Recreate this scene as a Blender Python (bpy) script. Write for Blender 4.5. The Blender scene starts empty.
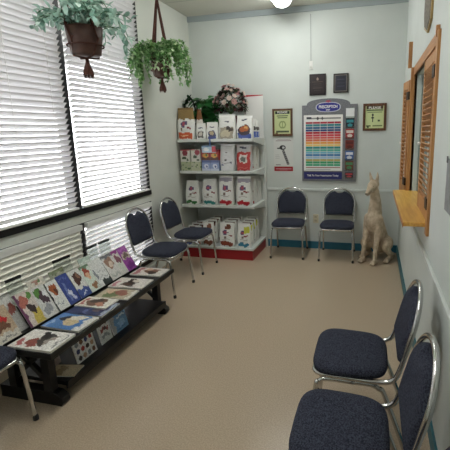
import bpy, bmesh, math, random
from mathutils import Vector, Matrix, Euler
random.seed(7)
D = bpy.data; S = bpy.context.scene; C = S.collection
PI = math.pi
W, H = 2.794, 3.098          # room width, ceiling height (m). back wall y=0, left wall x=0
YF = -6.2                    # wall behind the camera

# ------------------------------------------------------------------ colour / materials
def lin(c):
    if isinstance(c, str):
        c = [int(c[i:i+2], 16)/255 for i in (0, 2, 4)]
    return tuple(x/12.92 if x <= .04045 else ((x+.055)/1.055)**2.4 for x in c)

def mat(name, col, rough=.6, metal=0., noise=0., nscale=40., col2=None, bump=0., spec=.4, coat=0.):
    m = D.materials.new(name); m.use_nodes = True
    nt = m.node_tree; b = nt.nodes['Principled BSDF']
    c = lin(col)
    b.inputs['Base Color'].default_value = (*c, 1)
    b.inputs['Roughness'].default_value = rough
    b.inputs['Metallic'].default_value = metal
    b.inputs['Specular IOR Level'].default_value = spec
    if coat: b.inputs['Coat Weight'].default_value = coat
    if noise or bump:
        tc = nt.nodes.new('ShaderNodeTexCoord'); n = nt.nodes.new('ShaderNodeTexNoise')
        n.inputs['Scale'].default_value = nscale; n.inputs['Detail'].default_value = 3
        nt.links.new(tc.outputs['Object'], n.inputs['Vector'])
        if noise:
            r = nt.nodes.new('ShaderNodeValToRGB')
            c2 = lin(col2) if col2 else tuple(x*(1-noise) for x in c)
            c1 = c if col2 else tuple(min(1, x*(1+noise*.5)) for x in c)
            r.color_ramp.elements[0].position = .36; r.color_ramp.elements[1].position = .64
            r.color_ramp.elements[0].color = (*c2, 1); r.color_ramp.elements[1].color = (*c1, 1)
            nt.links.new(n.outputs['Fac'], r.inputs['Fac']); nt.links.new(r.outputs['Color'], b.inputs['Base Color'])
        if bump:
            bn = nt.nodes.new('ShaderNodeBump'); bn.inputs['Strength'].default_value = bump; bn.inputs['Distance'].default_value = .01
            nt.links.new(n.outputs['Fac'], bn.inputs['Height']); nt.links.new(bn.outputs['Normal'], b.inputs['Normal'])
    return m

def wood(name, c1, c2, axis='Z', rough=.45):
    m = D.materials.new(name); m.use_nodes = True
    nt = m.node_tree; b = nt.nodes['Principled BSDF']; b.inputs['Roughness'].default_value = rough
    tc = nt.nodes.new('ShaderNodeTexCoord'); mp = nt.nodes.new('ShaderNodeMapping')
    mp.inputs['Scale'].default_value = {'Z': (30, 30, 2), 'Y': (30, 2, 30), 'X': (2, 30, 30)}[axis]
    n = nt.nodes.new('ShaderNodeTexNoise'); n.inputs['Scale'].default_value = 2; n.inputs['Detail'].default_value = 4
    r = nt.nodes.new('ShaderNodeValToRGB')
    r.color_ramp.elements[0].position = .35; r.color_ramp.elements[1].position = .65
    r.color_ramp.elements[0].color = (*lin(c2), 1); r.color_ramp.elements[1].color = (*lin(c1), 1)
    L = nt.links.new
    L(tc.outputs['Object'], mp.inputs['Vector']); L(mp.outputs['Vector'], n.inputs['Vector'])
    L(n.outputs['Fac'], r.inputs['Fac']); L(r.outputs['Color'], b.inputs['Base Color'])
    return m

def painted(name, rough=.4, spec=.4, transl=0.):
    m = D.materials.new(name); m.use_nodes = True
    nt = m.node_tree; b = nt.nodes['Principled BSDF']
    a = nt.nodes.new('ShaderNodeAttribute'); a.attribute_name = 'Col'
    nt.links.new(a.outputs['Color'], b.inputs['Base Color'])
    b.inputs['Roughness'].default_value = rough; b.inputs['Specular IOR Level'].default_value = spec
    if transl:
        t = nt.nodes.new('ShaderNodeBsdfTranslucent'); mx = nt.nodes.new('ShaderNodeMixShader'); mx.inputs[0].default_value = transl
        nt.links.new(a.outputs['Color'], t.inputs['Color'])
        nt.links.new(b.outputs[0], mx.inputs[1]); nt.links.new(t.outputs[0], mx.inputs[2])
        nt.links.new(mx.outputs[0], nt.nodes['Material Output'].inputs['Surface'])
    return m

def emit(name, col, st):
    m = D.materials.new(name); m.use_nodes = True; nt = m.node_tree
    nt.nodes.remove(nt.nodes['Principled BSDF']); e = nt.nodes.new('ShaderNodeEmission')
    e.inputs['Color'].default_value = (*lin(col), 1); e.inputs['Strength'].default_value = st
    nt.links.new(e.outputs[0], nt.nodes['Material Output'].inputs['Surface']); return m

def glass(name, tint, gloss=.08, rough=.02):
    m = D.materials.new(name); m.use_nodes = True; nt = m.node_tree
    nt.nodes.remove(nt.nodes['Principled BSDF'])
    t = nt.nodes.new('ShaderNodeBsdfTransparent'); g = nt.nodes.new('ShaderNodeBsdfGlossy'); mx = nt.nodes.new('ShaderNodeMixShader')
    t.inputs['Color'].default_value = (*lin(tint), 1); g.inputs['Roughness'].default_value = rough; mx.inputs[0].default_value = gloss
    nt.links.new(t.outputs[0], mx.inputs[1]); nt.links.new(g.outputs[0], mx.inputs[2])
    nt.links.new(mx.outputs[0], nt.nodes['Material Output'].inputs['Surface']); return m

def slat_mat(name, col, tr):
    m = D.materials.new(name); m.use_nodes = True; nt = m.node_tree; b = nt.nodes['Principled BSDF']
    b.inputs['Base Color'].default_value = (*lin(col), 1); b.inputs['Roughness'].default_value = .45
    t = nt.nodes.new('ShaderNodeBsdfTranslucent'); t.inputs['Color'].default_value = (*lin(col), 1)
    mx = nt.nodes.new('ShaderNodeMixShader'); mx.inputs[0].default_value = tr
    nt.links.new(b.outputs[0], mx.inputs[1]); nt.links.new(t.outputs[0], mx.inputs[2])
    nt.links.new(mx.outputs[0], nt.nodes['Material Output'].inputs['Surface']); return m

def ceiling_mat():
    m = mat('ceiling_tile', 'd6d4cb', .9); nt = m.node_tree; b = nt.nodes['Principled BSDF']
    tc = nt.nodes.new('ShaderNodeTexCoord'); br = nt.nodes.new('ShaderNodeTexBrick')
    br.offset = 0; br.inputs['Scale'].default_value = 1
    br.inputs['Brick Width'].default_value = 1.22; br.inputs['Row Height'].default_value = .61; br.inputs['Mortar Size'].default_value = .012
    br.inputs['Color1'].default_value = (*lin('d6d4cb'), 1); br.inputs['Color2'].default_value = (*lin('d2d0c7'), 1); br.inputs['Mortar'].default_value = (*lin('bfbeb6'), 1)
    nt.links.new(tc.outputs['Object'], br.inputs['Vector']); nt.links.new(br.outputs['Color'], b.inputs['Base Color']); return m

M = dict(
    wall=mat('wall_paint', 'cfd5d1', .75, noise=.03, nscale=3, spec=.2),
    wall_left=mat('left_wall_panel', 'cccfc7', .8, noise=.03, nscale=3, spec=.2),
    crown=mat('crown_paint', 'a3adb0', .6),
    rail=mat('rail_paint', 'd0d6d2', .5),
    base=mat('teal_baseboard', '2f6f86', .5),
    base2=mat('dark_teal_baseboard', '2c6670', .5),
    floor=mat('vinyl_floor', 'b8a68f', .25, noise=.16, nscale=130, spec=.35),
    ceil=ceiling_mat(),
    black=mat('black_frame', '17171a', .4),
    blackwood=mat('black_stained_wood', '131212', .42, noise=.25, nscale=25),
    slat=slat_mat('blind_slat', 'eeedee', .12),
    slat_closed=slat_mat('closed_blind_slat', 'dcdbd1', .012),
    glass=glass('window_glass', 'f6f6f6', .05),
    acrylic=glass('clear_acrylic', 'eef2f0', .10, .08),
    office_glass=glass('counter_glass', 'dde3e2', .16, .1),
    chrome=mat('chrome_tube', 'c9c9c7', .17, 1.0),
    rubber=mat('rubber_foot', '202020', .7),
    fabric=mat('navy_fabric', '484c5a', .95, noise=.5, nscale=170, col2='262833', bump=.25, spec=.12),
    shelf=mat('shelf_enamel', 'd2d6d2', .4),
    red=mat('red_kick', '9c2026', .4),
    paint=painted('printed_card', .35),
    bagp=painted('printed_bag_film', .35, .5),
    leaf=painted('leaf', .5, .4, .35),
    pages=mat('paper_edges', 'dcdad2', .8),
    pot=mat('dark_brown_pot', '4a3128', .55, noise=.2, nscale=20),
    jute=mat('brown_jute', '4a2a20', .9, noise=.3, nscale=200),
    stem=mat('stem', '4f6a40', .7),
    oak=wood('oak_shutter', 'c08d58', 'a67342', 'Z'),
    oak_h=wood('oak_head', 'bd8550', 'a06a38', 'Y'),
    ledge=wood('yellow_counter_wood', 'dcb05a', 'c89544', 'Y', .35),
    plaque=mat('weathered_plaque', '7a7468', .7, noise=.35, nscale=50),
    hinge=mat('dark_hinge', '3a2a20', .5, .4),
    stone=mat('mottled_stone', 'cfbea6', .75, noise=.4, nscale=22, col2='b0a08a', bump=.3, spec=.2),
    board=mat('grey_board', '74767a', .6, noise=.25, nscale=120),
    white=mat('white_plastic', 'e6e6e2', .4),
    cream=mat('cream_plate', 'd2cbb0', .5),
    gold=mat('gold_trim', 'a88d5a', .4, .5),
    txt_white=mat('white_ink', 'eeeeea', .6),
    txt_dark=mat('dark_ink', '1d2420', .6),
    txt_grey=mat('grey_ink', '8c8680', .6),
    frame_wood=wood('brown_frame', '6b4528', '4a2c18', 'Z'),
    wicker=mat('dark_green_wicker', '1d2f20', .8, noise=.4, nscale=90),
    tan=mat('tan_pot', '8a5a3a', .7),
    redpot=mat('dark_red_wrap', '5e1820', .5),
    grey=mat('grey_paper', '8e8f90', .7, noise=.15, nscale=30),
    tube=emit('fluorescent_diffuser', 'fafbf8', 24.5),
    pave=mat('pavement', 'b9b7b0', .9, noise=.15, nscale=2),
    office=mat('office_wall', 'cfd4d4', .8),
)

# ------------------------------------------------------------------ mesh helpers
def box(bm, a, b, M4=None, bev=0):
    vs = [bm.verts.new((x, y, z)) for x in (a[0], b[0]) for y in (a[1], b[1]) for z in (a[2], b[2])]
    fs = [bm.faces.new([vs[i] for i in q]) for q in ((0,1,3,2),(4,6,7,5),(0,4,5,1),(2,3,7,6),(0,2,6,4),(1,5,7,3))]
    if bev:
        r = bmesh.ops.bevel(bm, geom=list({e for f in fs for e in f.edges}), offset=bev, segments=2, affect='EDGES', profile=.5)
        vs = list({v for f in r['faces'] for v in f.verts} | {v for v in vs if v.is_valid})
    if M4 is not None: bmesh.ops.transform(bm, matrix=M4, verts=[v for v in vs if v.is_valid])

def loft(bm, rings, caps=True, closed=False):
    R = [[bm.verts.new(p) for p in r] for r in rings]; n = len(R[0]); m = len(R)
    for i in range(m if closed else m-1):
        A, B = R[i], R[(i+1) % m]
        for j in range(n): bm.faces.new((A[j], A[(j+1) % n], B[(j+1) % n], B[j]))
    if caps and not closed:
        bm.faces.new(R[0][::-1]); bm.faces.new(R[-1])
    return R

def tube(bm, pts, r, seg=8, closed=False):
    pts = [Vector(p) for p in pts]; n = len(pts)
    rad = r if isinstance(r, (list, tuple)) else [r]*n
    rings = []; prev = None
    for i, p in enumerate(pts):
        if closed: t = pts[(i+1) % n]-pts[i-1]
        else: t = pts[min(i+1, n-1)]-pts[max(i-1, 0)]
        t.normalize()
        if prev is None:
            a = Vector((0, 0, 1)) if abs(t.z) < .9 else Vector((1, 0, 0)); u = t.cross(a).normalized()
        else:
            u = (prev-t*prev.dot(t)).normalized()
        prev = u; v = t.cross(u)
        rings.append([p+(u*math.cos(2*PI*k/seg)+v*math.sin(2*PI*k/seg))*rad[i] for k in range(seg)])
    loft(bm, rings, True, closed)

def smooth_path(pts, n=6):
    pts = [Vector(p) for p in pts]; out = []
    for i in range(len(pts)-1):
        p0, p1, p2, p3 = pts[max(i-1, 0)], pts[i], pts[i+1], pts[min(i+2, len(pts)-1)]
        for k in range(n):
            t = k/n
            out.append(.5*((2*p1)+(p2-p0)*t+(2*p0-5*p1+4*p2-p3)*t*t+(3*p1-p0-3*p2+p3)*t**3))
    out.append(pts[-1]); return out

def lathe(bm, prof, seg=24, c=(0, 0, 0)):
    rings = [[(c[0]+r*math.cos(2*PI*k/seg), c[1]+r*math.sin(2*PI*k/seg), c[2]+z) for k in range(seg)] for r, z in prof]
    loft(bm, rings)

def blob(bm, c, r, seg=10, M4=None):
    rr = r if isinstance(r, (tuple, list)) else (r, r, r)
    m = Matrix.Translation(c) @ Matrix.Diagonal((*rr, 1))
    bmesh.ops.create_uvsphere(bm, u_segments=seg, v_segments=max(6, seg//2+2), radius=1, matrix=m)

def NB(): return bmesh.new()

def obj(name, bm, m, parent=None, smooth=False):
    me = D.meshes.new(name)
    bmesh.ops.recalc_face_normals(bm, faces=bm.faces[:])
    bm.to_mesh(me); bm.free()
    if m: me.materials.append(m)
    if smooth:
        for p in me.polygons: p.use_smooth = True
    o = D.objects.new(name, me); C.objects.link(o)
    if parent: o.parent = parent
    return o

def colourise(o, fn, jit=.0):
    """fn(face centre) -> hex or None: printed colours per face"""
    me = o.data; at = me.color_attributes.new('Col', 'FLOAT_COLOR', 'CORNER')
    rg = random.Random(len(me.polygons))
    for p in me.polygons:
        j = rg.uniform(1-jit, 1+jit); c = [min(1, x*j) for x in lin(fn(p.center, p.normal))]
        for li in p.loop_indices: at.data[li].color = (*c, 1)

def tag(o, label, cat, group=None, kind=None):
    o['label'] = label; o['category'] = cat
    if group: o['group'] = group
    if kind: o['kind'] = kind
    return o

def thing(name, label, cat, loc=(0, 0, 0), rz=0, group=None):
    o = D.objects.new(name, None); C.objects.link(o); o.location = loc; o.rotation_euler = (0, 0, rz)
    o.empty_display_size = .1
    return tag(o, label, cat, group)

def struct(name, bm, m, parent=None):
    o = obj(name, bm, m, parent)
    if not parent: o['kind'] = 'structure'
    return o

def dup(root, loc=None, rz=None, label=None, group=None):
    r = root.copy(); C.objects.link(r)
    if loc is not None: r.location = loc
    if rz is not None: r.rotation_euler = (0, 0, rz)
    if label: r['label'] = label
    if group: r['group'] = group
    for ch in list(root.children):
        c = ch.copy(); C.objects.link(c); c.parent = r
        for g in list(ch.children):
            d = g.copy(); C.objects.link(d); d.parent = c
    return r

def text(name, s, size, m, parent, loc, rot, wide=1.0, bold=0.):
    cu = D.curves.new(name, 'FONT'); cu.body = s; cu.size = size; cu.align_x = 'CENTER'; cu.align_y = 'CENTER'
    cu.extrude = .0006; cu.offset = bold
    t = D.objects.new(name, cu); C.objects.link(t)
    bpy.context.view_layer.update()
    me = D.meshes.new_from_object(t.evaluated_get(bpy.context.evaluated_depsgraph_get()))
    D.objects.remove(t); D.curves.remove(cu)
    me.materials.clear(); me.materials.append(m)
    o = D.objects.new(name, me); C.objects.link(o); o.parent = parent; o.location = loc; o.rotation_euler = rot; o.scale = (wide, 1, 1)
    return o

def art(bg, *shapes):
    """printed artwork: shapes ('r',u0,v0,u1,v1,col) or ('e',u,v,ru,rv,col); later ones on top"""
    def f(u, v):
        c = bg
        for s in shapes:
            if s[0] == 'r' and s[1] <= u <= s[3] and s[2] <= v <= s[4]: c = s[5]
            elif s[0] == 'e' and ((u-s[1])/s[3])**2+((v-s[2])/s[4])**2 <= 1: c = s[5]
        return c
    return f

def sheet(bm, w, h, nu, nv, z=0):
    g = [[bm.verts.new((-w/2+w*i/nu, -h/2+h*j/nv, z)) for i in range(nu+1)] for j in range(nv+1)]
    for j in range(nv):
        for i in range(nu): bm.faces.new((g[j][i], g[j][i+1], g[j+1][i+1], g[j+1][i]))

# ------------------------------------------------------------------ room shell
b = NB(); box(b, (-.02, YF, -.06), (W+.02, .02, 0)); struct('floor', b, M['floor'])
b = NB(); box(b, (-.15, YF-.1, H), (W+.15, .15, H+.08)); struct('ceiling', b, M['ceil'])
b = NB(); box(b, (-.15, 0, -.06), (W+.15, .15, H)); struct('wall_back', b, M['wall'])
b = NB(); box(b, (-.15, YF-.12, -.06), (W+.15, YF, H)); struct('wall_front', b, M['wall'])
# left wall with window openings
WY = [(-5.68, -4.57), (-4.57, -3.46), (-3.46, -2.35), (-2.35, -1.225)]  # first two bays are out of view, added to let in more light
LZ0, LZ1, UZ0, UZ1 = .14, .838, .915, 2.97
b = NB()
box(b, (-.12, YF, -.06), (0, 0, LZ0)); box(b, (-.12, YF, LZ1), (0, 0, UZ0)); box(b, (-.12, YF, UZ1), (0, 0, H))
box(b, (-.12, -1.225, LZ0), (0, 0, LZ1)); box(b, (-.12, -1.225, UZ0), (0, 0, UZ1))
box(b, (-.12, YF, LZ0), (0, -5.68, LZ1)); box(b, (-.12, YF, UZ0), (0, -5.68, UZ1))
struct('wall_left', b, M['wall_left'])
# right wall with the counter opening
OY0, OY1, OZ0, OZ1 = -2.64, -1.30, 1.0, 2.06
b = NB()
box(b, (W, YF, -.06), (W+.12, OY0, H)); box(b, (W, OY1, -.06), (W+.12, 0, H))
box(b, (W, OY0, -.06), (W+.12, OY1, OZ0)); box(b, (W, OY0, OZ1), (W+.12, OY1, H))
struct('wall_right', b, M['wall'])
b = NB(); box(b, (W+.121, -3.4, .0), (W+1.6, -.6, .01)); box(b, (W+1.6, -3.4, 0), (W+1.65, -.6, 2.7)); box(b, (W+.121, -.62, 0), (W+1.6, -.6, 2.7))
box(b, (W+.121, -3.42, 0), (W+1.6, -3.4, 2.7)); box(b, (W+.121, -3.4, 2.7), (W+1.6, -.6, 2.72))
struct('wall_office', b, M['office'])

b = NB(); box(b, (0, -.022, 3.03), (W, 0, H)); struct('trim_1', b, M['crown'])
b = NB(); box(b, (0, -.018, .80), (W, 0, .832), bev=.004); struct('trim_2', b, M['rail'])
b = NB(); box(b, (W-.018, YF, .80), (W, -.02, .832), bev=.004); struct('trim_3', b, M['rail'])
b = NB(); box(b, (0, -.012, 0), (W, 0, .10)); struct('baseboard_back', b, M['base'])
b = NB(); box(b, (W-.012, YF, 0), (W, -.012, .10)); struct('baseboard_right', b, M['base2'])
b = NB(); box(b, (0, YF, 0), (.012, -.012, .10)); struct('baseboard_left', b, M['wall_left'])

def win(n, y0, y1, z0, z1):
    w = D.objects.new('window_%d' % n, None); C.objects.link(w); w['kind'] = 'structure'; w.location = (0, 0, 0)
    t = .033
    b = NB()
    box(b, (-.09, y0, z0), (-.001, y0+t, z1)); box(b, (-.09, y1-t-(.02 if n in (4, 8) else 0), z0), (-.001, y1, z1))
    box(b, (-.09, y0+t, z1-.04), (-.001, y1-t, z1)); box(b, (-.09, y0+t, z0), (.014, y1-t, z0+.052))
    box(b, (-.001, y0, z0), (.014, y0+t, z0+.052)); box(b, (-.001, y1-t, z0), (.014, y1, z0+.052))
    obj('window_frame', b, M['black'], w)
    b = NB(); box(b, (-.06, y0+t, z0+.05), (-.054, y1-t, z1-.04)); obj('window_pane', b, M['glass'], w)

def blind(label, y0, y1, z0, z1, tilt, m, rail=True, pitch=.043, cx=.012):
    t = thing('window_blind', label, 'blind', (cx, (y0+y1)/2, z0), group='white slatted blinds')
    hw = (y1-y0)/2; b = NB()
    z = z1-z0-.045-.018; n = 0
    while z > .02:
        a = tilt+random.uniform(-.02, .02)
        c, s = math.cos(a)*.025, math.sin(a)*.025
        # curved slat of three segments, room edge (+x) up
        prof = [(-c, -s), (-c*.33, -s*.33+.0025), (c*.33, s*.33+.0025), (c, s)]
        th = .0016; e = random.uniform(-.003, .003)
        up = [(x, zz+th) for x, zz in prof]; ring = prof+up[::-1]
        loft(b, [[(x, yy+e, z+zz) for x, zz in ring] for yy in (-hw, hw)])
        z -= pitch; n += 1
    obj('slats', b, m, t)
    b = NB(); box(b, (-.022, -hw, 0), (.022, hw, .018), bev=.004); obj('bottom_rail', b, M['white'], t)
    b = NB(); box(b, (-.028, -hw, z1-z0-.045), (.028, hw, z1-z0)); obj('head_rail', b, M['white'], t)
    for f in (-.7, 0, .7):
        for xx in (-.027, .027):
            b = NB(); box(b, (xx-.0005, f*hw-.0012, .01), (xx+.0005, f*hw+.0012, z1-z0-.04)); obj('ladder_cord', b, M['white'], t)

g = .036
UP = ['white slatted blind in the window behind the camera end of the room', 'white slatted blind in the upper window beyond the left picture edge',
      'white blind in the upper window left of the black bar, behind the big plant', 'bright white slatted blind in the upper window nearest the shelves']
LO = ['cream blind in the low window behind the camera end of the room', 'cream closed blind in the low window at the left chair',
      'cream closed blind low behind the left half of the magazine bench', 'bright open blind in the low window behind the pair of chairs']
for i, (y0, y1) in enumerate(WY):
    win(i+1, y0, y1, UZ0, UZ1)
    blind(UP[i], y0+g, y1-g-(.018 if i == 3 else 0), UZ0+.055, UZ1, math.radians([44, 44, 50, 36][i]), M['slat'])
for i, (y0, y1) in enumerate(WY):
    win(i+5, y0, y1, LZ0, LZ1)
    blind(LO[i], y0+g, y1-g-(.018 if i == 3 else 0), LZ0+.055, LZ1-.005, math.radians([74, 74, 74, 52][i]), M['slat'] if i == 3 else M['slat_closed'])

b = NB(); box(b, (-2.6, YF-2, 3.15), (-.16, 1, 3.3)); box(b, (-2.6, YF-2, 2.75), (-2.45, 1, 3.15)); struct('porch_roof', b, mat('porch_paint', '8a8a86', .8))  # canopy added outside to shade the upper part of the blinds
b = NB(); box(b, (-30, -30, -.2), (-.13, 25, -.1)); struct('pavement', b, M['pave'])
b = NB(); box(b, (-2.4, YF-2, -.1), (-.125, 1, -.06)); struct('planting_bed', b, mat('dark_soil', '4b4a40', .95, noise=.3, nscale=12))  # dark ground strip added to darken the gaps of the low blinds

# ------------------------------------------------------------------ ceiling lights
def ceil_light(label, x, y, L):
    t = thing('ceiling_light', label, 'light', (x, y, H), group='ceiling lights')
    b = NB(); box(b, (-.12, -L/2, -.02), (.12, L/2, 0)); obj('housing', b, M['white'], t)
    b = NB(); rings = []
    for yy in (-L/2+.02, L/2-.02):
        rings.append([(.1*math.cos(a), yy, -.02-.07*math.sin(a)) for a in [PI*k/12 for k in range(13)]])
    loft(b, rings); obj('diffuser', b, M['tube'], t, True)
    for s in (-1, 1):
        b = NB(); rings = []
        for yy in (s*(L/2-.02), s*L/2):
            rings.append([(.106*math.cos(a), yy, -.018-.076*math.sin(a)) for a in [PI*k/12 for k in range(13)]])
        loft(b, rings); obj('end_cap', b, M['white'], t)
ceil_light('white fluorescent ceiling light nearest the back wall', 1.37, -.92, 1.22)
ceil_light('white fluorescent ceiling light over the middle of the room', 1.37, -3.6, 1.22)  # fixture out of view, added to light the near part of the room
def office_fill_light():  # unseen glowing panel added to brighten the space behind the counter glass
    t = thing('office_light', 'white ceiling lamp inside the room behind the counter glass', 'light', (W+.9, -2.0, 2.7))
    b = NB(); box(b, (-.3, -.6, -.03), (.3, .6, -.001)); obj('diffuser', b, emit('office_lamp', 'f4f8f4', 9), t)
office_fill_light()

# ------------------------------------------------------------------ chairs
def yl(z): return .175+.10*(z-.47)/.40      # back lean
def make_chair():
    t = thing('stacking_chair', '', 'chair')
    # seat pad
    b = NB(); rings = []
    for zz, k in ((.408, .93), (.414, .985), (.427, 1.0), (.441, .985), (.452, .93), (.459, .80), (.462, .5), (.463, .15)):
        r = []
        for i in range(36):
            a = 2*PI*i/36; ca, sa = math.cos(a), math.sin(a)
            e = .5
            x = math.copysign(abs(ca)**e, ca); y = math.copysign(abs(sa)**e, sa)
            wd = .219-.020*(y+1)/2
            r.append((x*wd*k, -.06+y*.19*k, zz))
        rings.append(r)
    loft(b, rings); obj('seat', b, M['fabric'], t, True)
    # backrest pad outline with the hand-hold dip at the top
    out = []
    zb, zs, rx = .508, .662, .184
    for i in range(5): out.append((-rx+.012*(1-i/4)**2, zb+(zs-zb)*i/5))
    N = 28
    for i in range(N+1):
        a = PI-PI*i/N; x = rx*math.cos(a); z = zs+.151*math.sin(a)
        dip = max(0, 1-(x/.052)**2)**.5*.034
        out.append((x, z-dip))
    for i in range(5): out.append((rx-.012*(i/4)**2, zs-(zs-zb)*(i+1)/5+.0))
    cz = .67
    b = NB(); rings = []
    for dy, k in ((.016, .96), (.010, 1.0), (-.006, 1.0), (-.018, .965), (-.024, .90), (-.027, .7)):
        rings.append([(x*k, yl(cz+(z-cz)*k)+dy, cz+(z-cz)*k) for x, z in out])
    loft(b, rings); obj('backrest', b, M['fabric'], t, True)
    # chrome hoop running round the back and forward under the seat
    P = [(-.150, -.235, .400), (-.182, -.20, .400), (-.190, -.05, .400), (-.194, .08, .402), (-.197, .150, .424), (-.197, yl(.50), .50), (-.197, yl(.58), .58), (-.197, yl(.66), .66)]
    path = smooth_path(P, 4)[:-1]
    for i in range(25):
        a = PI-PI*i/24; z = .672+.168*math.sin(a); path.append(Vector((.197*math.cos(a), yl(z), z)))
    path += [Vector((-p[0], p[1], p[2])) for p in smooth_path(P, 4)[:-1][::-1]]
    b = NB(); tube(b, path, .0122, 10, True); obj('frame', b, M['chrome'], t, True)
    b = NB(); tube(b, [(-.193, yl(.498)+.004, .498), (.193, yl(.498)+.004, .498)], .007, 8); obj('crossbar', b, M['chrome'], t, True)
    for s in (-1, 1):
        f = smooth_path([(s*.207, -.252, .012), (s*.198, -.222, .33), (s*.195, -.205, .365), (s*.190, -.17, .381), (s*.188, -.03, .381)], 5)
        b = NB(); tube(b, f, .0122, 10); l = obj('leg', b, M['chrome'], t, True)
        b = NB(); lathe(b, [(.015, 0), (.0155, .02), (.0125, .03)], 10, (s*.207, -.252, 0)); obj('foot_cap', b, M['rubber'], l, True)
        f = smooth_path([(s*.205, .232, .012), (s*.193, .115, .33), (s*.192, .085, .365), (s*.190, .05, .381), (s*.188, -.03, .381)], 5)
        b = NB(); tube(b, f, .0122, 10); l = obj('leg', b, M['chrome'], t, True)
        b = NB(); lathe(b, [(.015, 0), (.0155, .02), (.0125, .03)], 10, (s*.205, .232, 0)); obj('foot_cap', b, M['rubber'], l, True)
    return t
GC = 'navy padded chrome stacking chairs'
chair = make_chair(); chair['label'] = 'navy chrome chair at the back wall beside the shelves'; chair['group'] = GC
chair.location = (1.415, -.275, 0); chair.rotation_euler = (0, 0, math.radians(2.5))
dup(chair, (2.04, -.277, 0), math.radians(.5), 'navy chrome chair at the back wall beside the dog statue', GC)
dup(chair, (.352, -1.045, 0), math.radians(90), 'navy chrome chair at the left wall, closest to the shelves', GC)
dup(chair, (.350, -1.70, 0), math.radians(90), 'navy chrome chair at the far end of the magazine bench', GC)
dup(chair, (.372, -3.80, 0), math.radians(90), 'navy chrome chair cut by the left picture edge, before the bench', GC)
dup(chair, (2.43, -3.21, 0), math.radians(-90), 'navy chrome chair at the right wall, farther of the two large ones', GC)
dup(chair, (2.42, -3.775, 0), math.radians(-90), 'navy chrome chair at the right wall, nearest large one at the bottom', GC)
dup(chair, (2.44, -4.34, 0), math.radians(-90), 'navy chrome chair of which only the rim shows in the bottom right corner', GC)

# ------------------------------------------------------------------ gondola shelf
X0, X1 = .03, 1.03
sh = thing('display_shelf', 'white metal display shelf with red kick panel in the back left corner', 'shelf', ((X0+X1)/2, 0, 0))
hx = .5
b = NB(); box(b, (-hx, -.05, .12), (hx, -.024, 1.50)); obj('back_panel', b, M['shelf'], sh)
for s in (-1, 1):
    b = NB(); box(b, (s*hx-.02, -.055, 0), (s*hx+.02, -.022, 1.53)); obj('upright', b, M['shelf'], sh)
b = NB(); box(b, (-hx, -.665, .122), (hx, -.05, .15)); o = obj('base_deck', b, M['shelf'], sh); b = NB(); box(b, (-hx, -.685, .128), (hx, -.665, .158), bev=.003); obj('deck_lip', b, M['shelf'], o)
b = NB(); box(b, (-hx+.006, -.675, 0), (hx-.006, -.06, .122)); obj('kick_panel', b, M['red'], sh)
for z in (.671, 1.112, 1.508):
    b = NB(); box(b, (-hx, -.545, z-.02), (hx, -.05, z)); sf = obj('shelf_board', b, M['shelf'], sh)
    b = NB(); box(b, (-hx, -.562, z-.032), (hx, -.545, z+.004), bev=.003); obj('price_rail', b, M['shelf'], sf)
    for s in (-1, 1):
        b = NB(); xs = s*(hx-.004)
        r = [(xs-.003, -.53, z-.03), (xs-.003, -.055, z-.10), (xs-.003, -.055, z-.02), (xs-.003, -.53, z-.02)]
        loft(b, [r, [(p[0]+.006, p[1], p[2]) for p in r]]); obj('bracket', b, M['shelf'], sf)
cd = thing('display_card', 'tall white display card with a red top edge behind the top shelf', 'sign', (.905, -.075, 1.504))
b = NB(); box(b, (-.13, -.006, 0), (.13, .006, .552)); obj('card', b, M['white'], cd)
b = NB(); r = [(-.13, -.008, .535), (.13, -.008, .548), (.13, -.008, .556), (-.13, -.008, .56)]
loft(b, [r, [(p[0], .008, p[2]) for p in r]]); obj('red_edge', b, mat('red_card', 'b3262e', .5), cd)

# ------------------------------------------------------------------ bags and boxes
def bag(label, x0, x1, y, z, h, d, fn, group, rz=0., taper=.12, flare=0.):
    w = x1-x0; base = fn; ph = (len(D.objects)*1.3) % 6.28
    def fn(u, v):
        k = min(1, 10*min(u, 1-u, max(0, .97-v)))
        return base(u+k*.03*math.sin(15*v+ph), v+k*(.018*math.sin(13*u+ph)+.008*math.sin(37*u+5*v)))
    t = thing('food_bag', label, 'bag', ((x0+x1)/2, y+d/2, z), rz, group)
    b = NB(); rings = []; n = 80; hh = h*.93
    for j in range(33):
        q = j/32; dd = d*.5*(1-.86*q**2.2); ww = w*.5*(.94+.06*math.sin(PI*min(1, q*1.3)))*(1-taper*q**3+flare*q**2)
        if j == 0: dd *= .93; ww *= .96
        r = []
        for i in range(n):
            a = 2*PI*i/n; ca, sa = math.cos(a), math.sin(a)
            e = .5
            r.append((math.copysign(abs(ca)**e, ca)*ww+.003*math.sin(9*q+i*.55), math.copysign(abs(sa)**e, sa)*dd*(1+.05*math.sin(7*q+2*ca)), q*hh))
        rings.append(r)
    loft(b, rings); o = obj('bag_body', b, M['bagp'], t, True)
    colourise(o, lambda c, nn: fn(min(1, max(0, c.x/w+.5)), c.z/h) if nn.y < -.25 else fn(.985, c.z/h), .06)
    b = NB(); ww = w*.5*.94*(1-taper+flare)
    box(b, (-ww, -.004, hh-.002), (ww, .004, h), bev=.001); s = obj('top_seal', b, M['bagp'], t)
    colourise(s, lambda c, nn: fn(.985, .995))
    return t

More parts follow.
